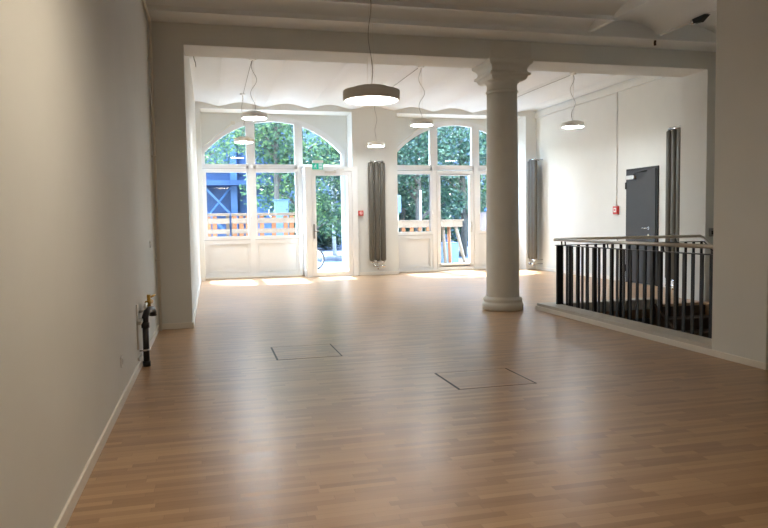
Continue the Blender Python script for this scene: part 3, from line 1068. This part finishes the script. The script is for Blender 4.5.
# ceiling fitting in the right bay
cd = empty('ceiling_conduit', (6.30, 8.6, 3.92), 'thin pale conduit with brown loose end on the near ceiling at right', 'conduit')
MB().tube([(6.29, 8.58, 3.93), (6.29, 7.95, 3.93)], 0.014, 8).build('pipe', M['white'], cd)
MB().tube([(6.29, 8.70, 3.885), (6.285, 8.70, 3.85), (6.29, 8.70, 3.815)], 0.018, 8).build('wire_end', M['tread'], cd)
sp = empty('ceiling_spotlight', (6.30, 7.75, 3.92), 'small black and silver fitting on the near ceiling at the right end of a conduit', 'spotlight')
MB().lathe(6.29, 7.90, [(0.036, 3.885), (0.036, 3.945)], 18).build('silver_collar', M['chrome'], sp)
b = MB()
b.add([(6.25, 7.88, 3.95), (6.34, 7.88, 3.95), (6.34, 7.64, 3.95), (6.25, 7.64, 3.95), (6.265, 7.87, 3.895), (6.325, 7.87, 3.895), (6.325, 7.75, 3.88), (6.265, 7.75, 3.88)],
      [(0, 1, 2, 3), (7, 6, 5, 4), (0, 4, 5, 1), (1, 5, 6, 2), (2, 6, 7, 3), (3, 7, 4, 0)])
b.build('housing', M['black'], sp)

# ------------------------------------------------------------------ outside: ground
GZ = -0.12
g = MB()
g.box(-30, 45, 17.5, 24.8, GZ - 0.3, GZ)
o = struct('pavement', g, M['pave'])
g = MB()
g.box(-40, 60, 24.8, 70, GZ - 0.4, GZ - 0.06)
o = struct('street', g, M['road'])


# pallet fences
def pallet(x0, x1, y, seed, label, slats, zb, zt):
    P_ = empty('pallet_barrier', ((x0 + x1) / 2, y, GZ), label, 'barrier', 'pallet barriers on the pavement')
    rnd = random.Random(seed)
    for (za, zz) in slats:
        MB().bbox(x0, x1, y - 0.012, y + 0.012, za, zz, 0.003).build('slat', M['pallet'], P_)
    n = max(3, int((x1 - x0) / 0.16))
    for i in range(n):
        if rnd.random() < 0.28:
            continue
        xx = x0 + (x1 - x0) * (i + 0.5) / n
        MB().bbox(xx - 0.06, xx + 0.06, y + 0.014, y + 0.12, zb, zt, 0.004).build('block', M['orange'], P_)
    for (za, zz) in slats[1:]:
        MB().bbox(x0, x1, y + 0.122, y + 0.145, za, zz, 0.003).build('slat', M['pallet'], P_)
    MB().bbox(x0 - 0.01, x1 + 0.01, y - 0.03, y + 0.36, slats[0][1] + 0.002, slats[0][1] + 0.03, 0.004).build('top_board', M['pallet'], P_)
    for xx in (x0 + 0.05, x1 - 0.05):
        MB().bbox(xx - 0.045, xx + 0.045, y + 0.15, y + 0.24, GZ, slats[0][1], 0.004).build('post', M['pallet'], P_)
    return P_


SL = [(1.56, 1.60), (1.34, 1.49), (1.06, 1.19), (0.66, 0.80), (0.22, 0.36), (GZ, 0.0)]
pallet(-1.1, 0.53, 19.6, 1, 'wooden pallet barrier with orange blocks outside the left casement', SL, GZ, 1.55)
pallet(0.58, 1.12, 19.6, 5, 'narrow wooden pallet barrier outside behind the window mullion', SL, GZ, 1.55)
pallet(1.17, 2.52, 19.6, 9, 'wooden pallet barrier with orange blocks outside the casement beside the exit door', SL, GZ, 1.55)
# tall rough wooden table in front of the right window
TB = empty('wooden_stand', (6.2, 20.1, GZ), 'long rough wooden stand with splayed legs outside the right window', 'stand')
for i in range(6):
    y = 19.65 + i * 0.15
    MB().bbox(4.7, 7.55, y, y + 0.14, 1.325, 1.365, 0.004).build('top_board', M['pallet'], TB)
ap = MB()
ap.bbox(4.75, 7.50, 19.67, 19.70, 1.14, 1.322, 0.004)
ap.bbox(4.75, 7.50, 20.47, 20.50, 1.14, 1.322, 0.004)
ap.bbox(7.46, 7.49, 19.70, 20.47, 1.14, 1.322, 0.004)
ap.build('apron', M['pallet'], TB)
for i in range(7):
    x = 4.85 + i * 0.26
    MB().bbox(x - 0.05, x + 0.05, 19.70, 19.80, 0.98, 1.30, 0.004).build('block', M['orange'], TB)
MB().bbox(4.75, 6.50, 19.67, 19.70, 0.92, 1.02, 0.004).build('lower_board', M['pallet'], TB)
for (xa, xb, yy, m_) in ((6.78, 6.72, 19.72, 'pallet'), (6.90, 6.98, 19.76, 'pallet'), (7.30, 7.62, 19.72, 'pallet'), (6.70, 6.62, 20.42, 'orange'), (7.32, 7.36, 20.42, 'orange'), (4.9, 4.85, 19.75, 'pallet'), (4.9, 4.85, 20.42, 'pallet')):
    lg = MB()
    lg.tube([(xb, yy, GZ), (xa, yy, 1.14)], 0.055, 4)
    lg.build('leg', M[m_], TB)
bb = empty('blue_crate', (7.3, 20.9, GZ), 'pale blue crate on the pavement under the wooden stand', 'crate')
MB().bbox(6.95, 7.75, 20.7, 21.2, GZ, 0.58, 0.01).build('body', M['bluebox'], bb)
MB().bbox(6.93, 7.77, 20.68, 21.22, 0.58, 0.62, 0.01).build('rim', M['blue3'], bb)

# road sign, poles
sg = empty('street_sign', (5.85, 21.2, GZ), 'pale blue rectangular sign on a pole outside the right window', 'sign')
MB().tube([(5.86, 21.2, GZ), (5.86, 21.2, 2.2)], 0.025, 10).build('pole', M['steel'], sg)
MB().bbox(5.73, 5.97, 21.15, 21.175, 1.62, 2.17, 0.006).build('panel', M['bluebox'], sg)
pl = MB().tube([(6.55, 20.9, GZ), (6.55, 20.9, 2.31)], 0.03, 12)
tag(pl.build('street_pole', M['white'], None, (6.55, 20.9, GZ)), 'thin white pole outside the left bay of the right window', 'pole')
sb = empty('street_cabinet', (2.2, 21.6, GZ), 'pale blue cabinet on the pavement beyond the pallets', 'cabinet')
MB().bbox(1.98, 2.38, 21.4, 21.8, GZ, 2.03, 0.012).build('body', M['bluebox'], sb)
MB().bbox(1.95, 2.41, 21.37, 21.83, 2.03, 2.07, 0.01).build('cap', M['blue3'], sb)
MB().tube([(2.33, 21.385, 1.75), (2.33, 21.365, 1.75)], 0.02, 10).build('lock', M['black'], sb)

# bicycle leaning outside the exit door
BK = empty('bicycle', (2.55, 20.45, GZ), 'bicycle parked on the pavement outside the exit door', 'bicycle')
by = 20.45
rw = 0.335
for nm, wx in (('wheel', 2.98), ('wheel', 1.95)):
    wh = MB()
    ring = [(wx + rw * math.cos(2 * PI * i / 40), by, GZ + rw + 0.02 + rw * math.sin(2 * PI * i / 40)) for i in range(41)]
    wh.tube(ring, 0.02, 8, cap=False)
    wo = wh.build(nm, M['rubber'], BK)
    rm = MB()
    ring = [(wx + (rw - 0.03) * math.cos(2 * PI * i / 40), by, GZ + rw + 0.02 + (rw - 0.03) * math.sin(2 * PI * i / 40)) for i in range(41)]
    rm.tube(ring, 0.012, 8, cap=False)
    for i in range(14):
        a_ = 2 * PI * i / 14
        rm.tube([(wx, by, GZ + rw + 0.02), (wx + (rw - 0.03) * math.cos(a_), by, GZ + rw + 0.02 + (rw - 0.03) * math.sin(a_))], 0.003, 4)
    rm.tube([(wx, by - 0.04, GZ + rw + 0.02), (wx, by + 0.04, GZ + rw + 0.02)], 0.02, 10)
    rm.build('rim', M['chrome'], wo)
f = MB()
hz = GZ + rw + 0.02
bbk, seat_, head_ = (2.38, by, hz - 0.05), (2.22, by, 0.66), (2.84, by, 0.70)
f.tube([(1.95, by, hz), bbk, head_, seat_, bbk], 0.017, 8)
f.tube([seat_, (1.95, by, hz)], 0.012, 8)
f.tube([(2.82, by, 0.78), head_, (2.98, by, hz)], 0.016, 8)
f.tube([seat_, (2.19, by, 0.80)], 0.014, 8)
f.build('frame', M['blue2'], BK)
MB().bbox(2.06, 2.32, by - 0.06, by + 0.06, 0.80, 0.85, 0.02).build('saddle', M['rubber'], BK)
MB().tube([(2.76, by - 0.28, 0.88), (2.80, by - 0.18, 0.90), (2.81, by, 0.86), (2.80, by + 0.18, 0.90), (2.76, by + 0.28, 0.88)], 0.013, 8).build('handlebar', M['chrome'], BK)
MB().tube([(2.38, by - 0.06, hz - 0.05), (2.38, by + 0.06, hz - 0.05)], 0.085, 20).build('crank', M['chrome'], BK)

# blue building with outside stair, far left
BL = empty('blue_building', (0.8, 31.0, GZ), 'blue building with an outside stair seen through the left casement', 'building')
MB().box(-6, 3.3, 31, 38, GZ - 0.2, 9).build('wall', M['blue2'], BL)
for x in (-1.2, 1.05, 3.1):
    MB().box(x - 0.14, x + 0.14, 30.6, 31.0, GZ - 0.2, 8).build('pillar', M['blue3'], BL)
for z in (3.1, 6.0):
    MB().box(-6, 3.3, 29.9, 31.0, z - 0.12, z + 0.10).build('gallery', M['blue'], BL)
for (x0, x1, z0, z1) in ((-0.05, 0.85, 3.6, 5.4), (1.3, 2.4, 3.5, 5.4), (1.3, 2.9, 0.4, 2.4), (-1.0, 0.8, 0.3, 1.3)):
    MB().box(x0, x1, 30.93, 30.995, z0, z1).build('panel', M['blue'], BL)
sr = MB()
for dz in (0.0, 1.0):
    sr.add([(-1.2, 30.25, 2.95 + dz), (1.0, 30.25, 0.85 + dz - 0.3), (1.0, 30.25, 0.97 + dz - 0.3), (-1.2, 30.25, 3.10 + dz), (-1.2, 30.33, 2.95 + dz), (1.0, 30.33, 0.85 + dz - 0.3), (1.0, 30.33, 0.97 + dz - 0.3), (-1.2, 30.33, 3.10 + dz)],
           [(0, 1, 2, 3), (7, 6, 5, 4), (0, 4, 5, 1), (1, 5, 6, 2), (2, 6, 7, 3), (3, 7, 4, 0)])
sr.tube([(-1.4, 30.3, 0.0), (0.9, 30.3, 2.9)], 0.05, 6)
sr.build('stair', M['blue3'], BL)
CT = empty('blue_container', (2.2, 28.0, GZ), 'light blue container box standing before the blue building', 'container')
MB().bbox(1.78, 3.0, 27.6, 28.8, GZ, 2.45, 0.03).build('body', M['blue3'], CT)
for i in range(6):
    x = 1.88 + i * 0.2
    MB().box(x, x + 0.08, 27.57, 27.61, GZ + 0.1, 2.3).build('rib', M['blue3'], CT)
lg = MB()
lg.tube([(2.55 + 0.26 * math.cos(i * PI / 12), 27.565, 1.78 + 0.26 * math.sin(i * PI / 12)) for i in range(25)], 0.035, 6, cap=False)
lg.tube([(2.42, 27.565, 1.68), (2.52, 27.565, 1.90), (2.58, 27.565, 1.68), (2.68, 27.565, 1.86)], 0.03, 6)
lg.build('painted_mark', M['white'], CT)

# grey houses closing the far side of the street
for i, (x0, x1, y, h_, lab) in enumerate(((3.4, 14.0, 46, 13, 'grey house beyond the trees outside the exit door'), (14.8, 30.0, 45, 12, 'grey house beyond the trees outside the right window'), (-20, -6.2, 40, 12, 'grey house left of the blue building'))):
    B_ = empty('house', ((x0 + x1) / 2, y, GZ), lab, 'building', 'houses across the street')
    MB().box(x0, x1, y, y + 9, GZ - 0.2, h_).build('wall', M['grey'], B_)
    MB().box(x0 - 0.2, x1 + 0.2, y - 0.3, y + 9.2, h_, h_ + 0.3).build('roof', M['blue2'], B_)
    nn = int((x1 - x0) / 2.6)
    for a_ in range(nn):
        for fz in (1.0, 4.2, 7.4):
            xx = x0 + 1.3 + a_ * (x1 - x0 - 1.5) / nn
            f = MB()
            frame_ring(f, xx - 0.55, xx + 0.55, fz, fz + 1.9, 0.1, y - 0.08, y + 0.02)
            fo = f.build('window', M['bluebox'], B_)
            MB().box(xx - 0.46, xx + 0.46, y - 0.03, y + 0.01, fz + 0.09, fz + 1.81).build('pane', M['pane'], fo)

# brown hoarding and parasol outside the right bay
hd = empty('hoarding', (10.7, 24.2, GZ), 'brown board fence outside the right bay of the right window', 'fence')
for i in range(8):
    MB().bbox(9.9 + i * 0.30, 10.19 + i * 0.30, 24.2, 24.24, GZ, 1.62, 0.004).build('board', M['brownwall'], hd)
MB().bbox(9.9, 12.3, 24.24, 24.30, 1.2, 1.3, 0.004).build('rail', M['brownwall'], hd)
um = empty('parasol', (10.35, 23.0, GZ), 'blue parasol outside the right bay of the right window', 'parasol')
MB().tube([(10.35, 23.0, GZ), (10.35, 23.0, 2.25)], 0.022, 10).build('pole', M['white'], um)
MB().lathe(10.35, 23.0, [(0.72, 1.66), (0.74, 1.70), (0.45, 1.98), (0.05, 2.18), (0.02, 2.25)], 8, smooth=False).build('canopy', M['umb'], um)
MB().lathe(10.35, 23.0, [(0.24, GZ), (0.24, GZ + 0.06), (0.05, GZ + 0.10)], 20).build('foot', M['grey'], um)


# ------------------------------------------------------------------ trees
def leaves(mb, cx_, cy_, cz_, rx, ry, rz, n, size, rnd, shell=0.45):
    for _ in range(n):
        while True:
            q = Vector((rnd.uniform(-1, 1), rnd.uniform(-1, 1), rnd.uniform(-1, 1)))
            if shell < q.length < 1.0:
                break
        p = Vector((cx_ + q.x * rx, cy_ + q.y * ry, cz_ + q.z * rz))
        s_ = size * rnd.uniform(0.6, 1.35)
        a_ = Vector((rnd.gauss(0, 1), rnd.gauss(0, 1), rnd.gauss(0, 0.6))).normalized()
        b_ = a_.cross(Vector((rnd.gauss(0, 1), rnd.gauss(0, 1), rnd.gauss(0, 1)))).normalized()
        n_ = a_.cross(b_)
        tip, tail = p + a_ * s_, p - a_ * s_
        l_, r_ = p + b_ * s_ * 0.55 + n_ * s_ * 0.18, p - b_ * s_ * 0.55 + n_ * s_ * 0.18
        mb.add([tail, r_, tip, l_], [(0, 1, 2), (0, 2, 3)])


def tree(x, y, h_, rc, seed, label, mleaf='leaf', n=2600, size=0.13, zlow=None, bark='bark', tr=0.16, name='tree', group='trees outside the windows'):
    rnd = random.Random(seed)
    T = empty(name, (x, y, GZ), label, 'tree' if name == 'tree' else 'shrub', group)
    zlow = h_ * 0.4 if zlow is None else zlow
    tk = MB()
    top = Vector((x + rnd.uniform(-.3, .3), y, h_ * 0.85))
    tk.tube([(x, y, GZ - 0.06), (x + rnd.uniform(-.1, .1), y, zlow * 0.6), ((x + top.x) / 2, y + .1, (zlow + h_) / 2), tuple(top)], [tr, tr * .85, tr * .6, tr * .2], 10)
    fo = MB()
    nb_ = 16
    for i in range(nb_):
        an = 2 * PI * i / nb_ * 2.4 + rnd.uniform(-.3, .3)
        u = (i + 0.5) / nb_
        z_ = zlow + (h_ - zlow) * u
        prof_ = math.sin(PI * min(1, 0.18 + 0.8 * u)) ** 0.6
        d_ = rc * prof_ * rnd.uniform(0.35, 0.75)
        bx_, by_ = x + d_ * math.cos(an), y + d_ * math.sin(an)
        tk.tube([(x + (top.x - x) * u, y, max(GZ, z_ - 0.8)), ((x + bx_) / 2, (y + by_) / 2, z_ - 0.25), (bx_, by_, z_)], [tr * .45 * (1.2 - u), tr * .3 * (1.2 - u), 0.02], 6)
        rr = rc * prof_ * rnd.uniform(0.45, 0.65)
        leaves(fo, bx_, by_, z_, rr, rr, rr * 0.8, n // nb_, size, rnd, 0.25)
    tk.build('trunk', M[bark], T)
    fo.build('foliage', M[mleaf], T)
    return T


tree(3.55, 26.0, 7.4, 2.3, 21, 'broad leafy tree right of the blue building through the left window', 'leaf', 8000, 0.085, 1.2)
tree(-0.9, 23.9, 7.2, 2.1, 22, 'light green tree crown in the top left of the left window', 'leaf', 5200, 0.075, 3.6, tr=0.10)
tree(2.4, 25.0, 8.2, 1.9, 29, 'leafy crown in the middle arch pane of the left window', 'leaf', 7000, 0.08, 3.4, tr=0.12)
tree(6.4, 27.5, 8.0, 2.3, 23, 'dark tree in the right arch pane above the exit door', 'leafdark', 8000, 0.09, 2.2)
tree(8.0, 26.0, 8.0, 2.2, 24, 'dense tree in the left bay of the right window', 'leafdark', 10000, 0.085, 1.9)
tree(10.3, 27.0, 8.6, 2.5, 25, 'dense tree behind the glazed leaf of the right window', 'leafdark', 11000, 0.085, 1.7)
tree(13.0, 27.0, 8.0, 2.3, 26, 'tree in the right bay of the right window beside the column', 'leaf', 7000, 0.09, 1.6)
tree(9.5, 33.5, 9.5, 3.0, 27, 'tall background tree behind the dense trees', 'leafdark', 5000, 0.16, 1.5)
tree(15.5, 34.0, 9.5, 3.0, 28, 'tall background tree at the right behind the column', 'leafdark', 4000, 0.16, 1.5)
tree(5.5, 30.8, 9.0, 1.6, 30, 'pale barked tree seen through the exit door', 'leafdark', 2400, 0.12, 2.2, 'palebark', 0.09)
BUSH = [(5.6, 38.0, 2.9, 1.8, 'dark bush across the street seen through the exit door'),
        (8.6, 38.6, 2.7, 1.8, 'dark bush across the street right of the exit door'),
        (12.0, 38.2, 3.0, 2.0, 'dark bush below the trees in the left bay of the right window'),
        (15.6, 38.6, 3.0, 2.0, 'dark bush below the trees behind the wooden stand'),
        (19.2, 38.2, 3.0, 2.0, 'dark bush behind the column beyond the brown boards')]
for i, (x, y, h_, r_, lab) in enumerate(BUSH):
    tree(x, y, h_, r_, 60 + i, lab, 'leafdark', 4200, 0.12, 0.15, tr=0.06, name='bush', group='bushes across the street')
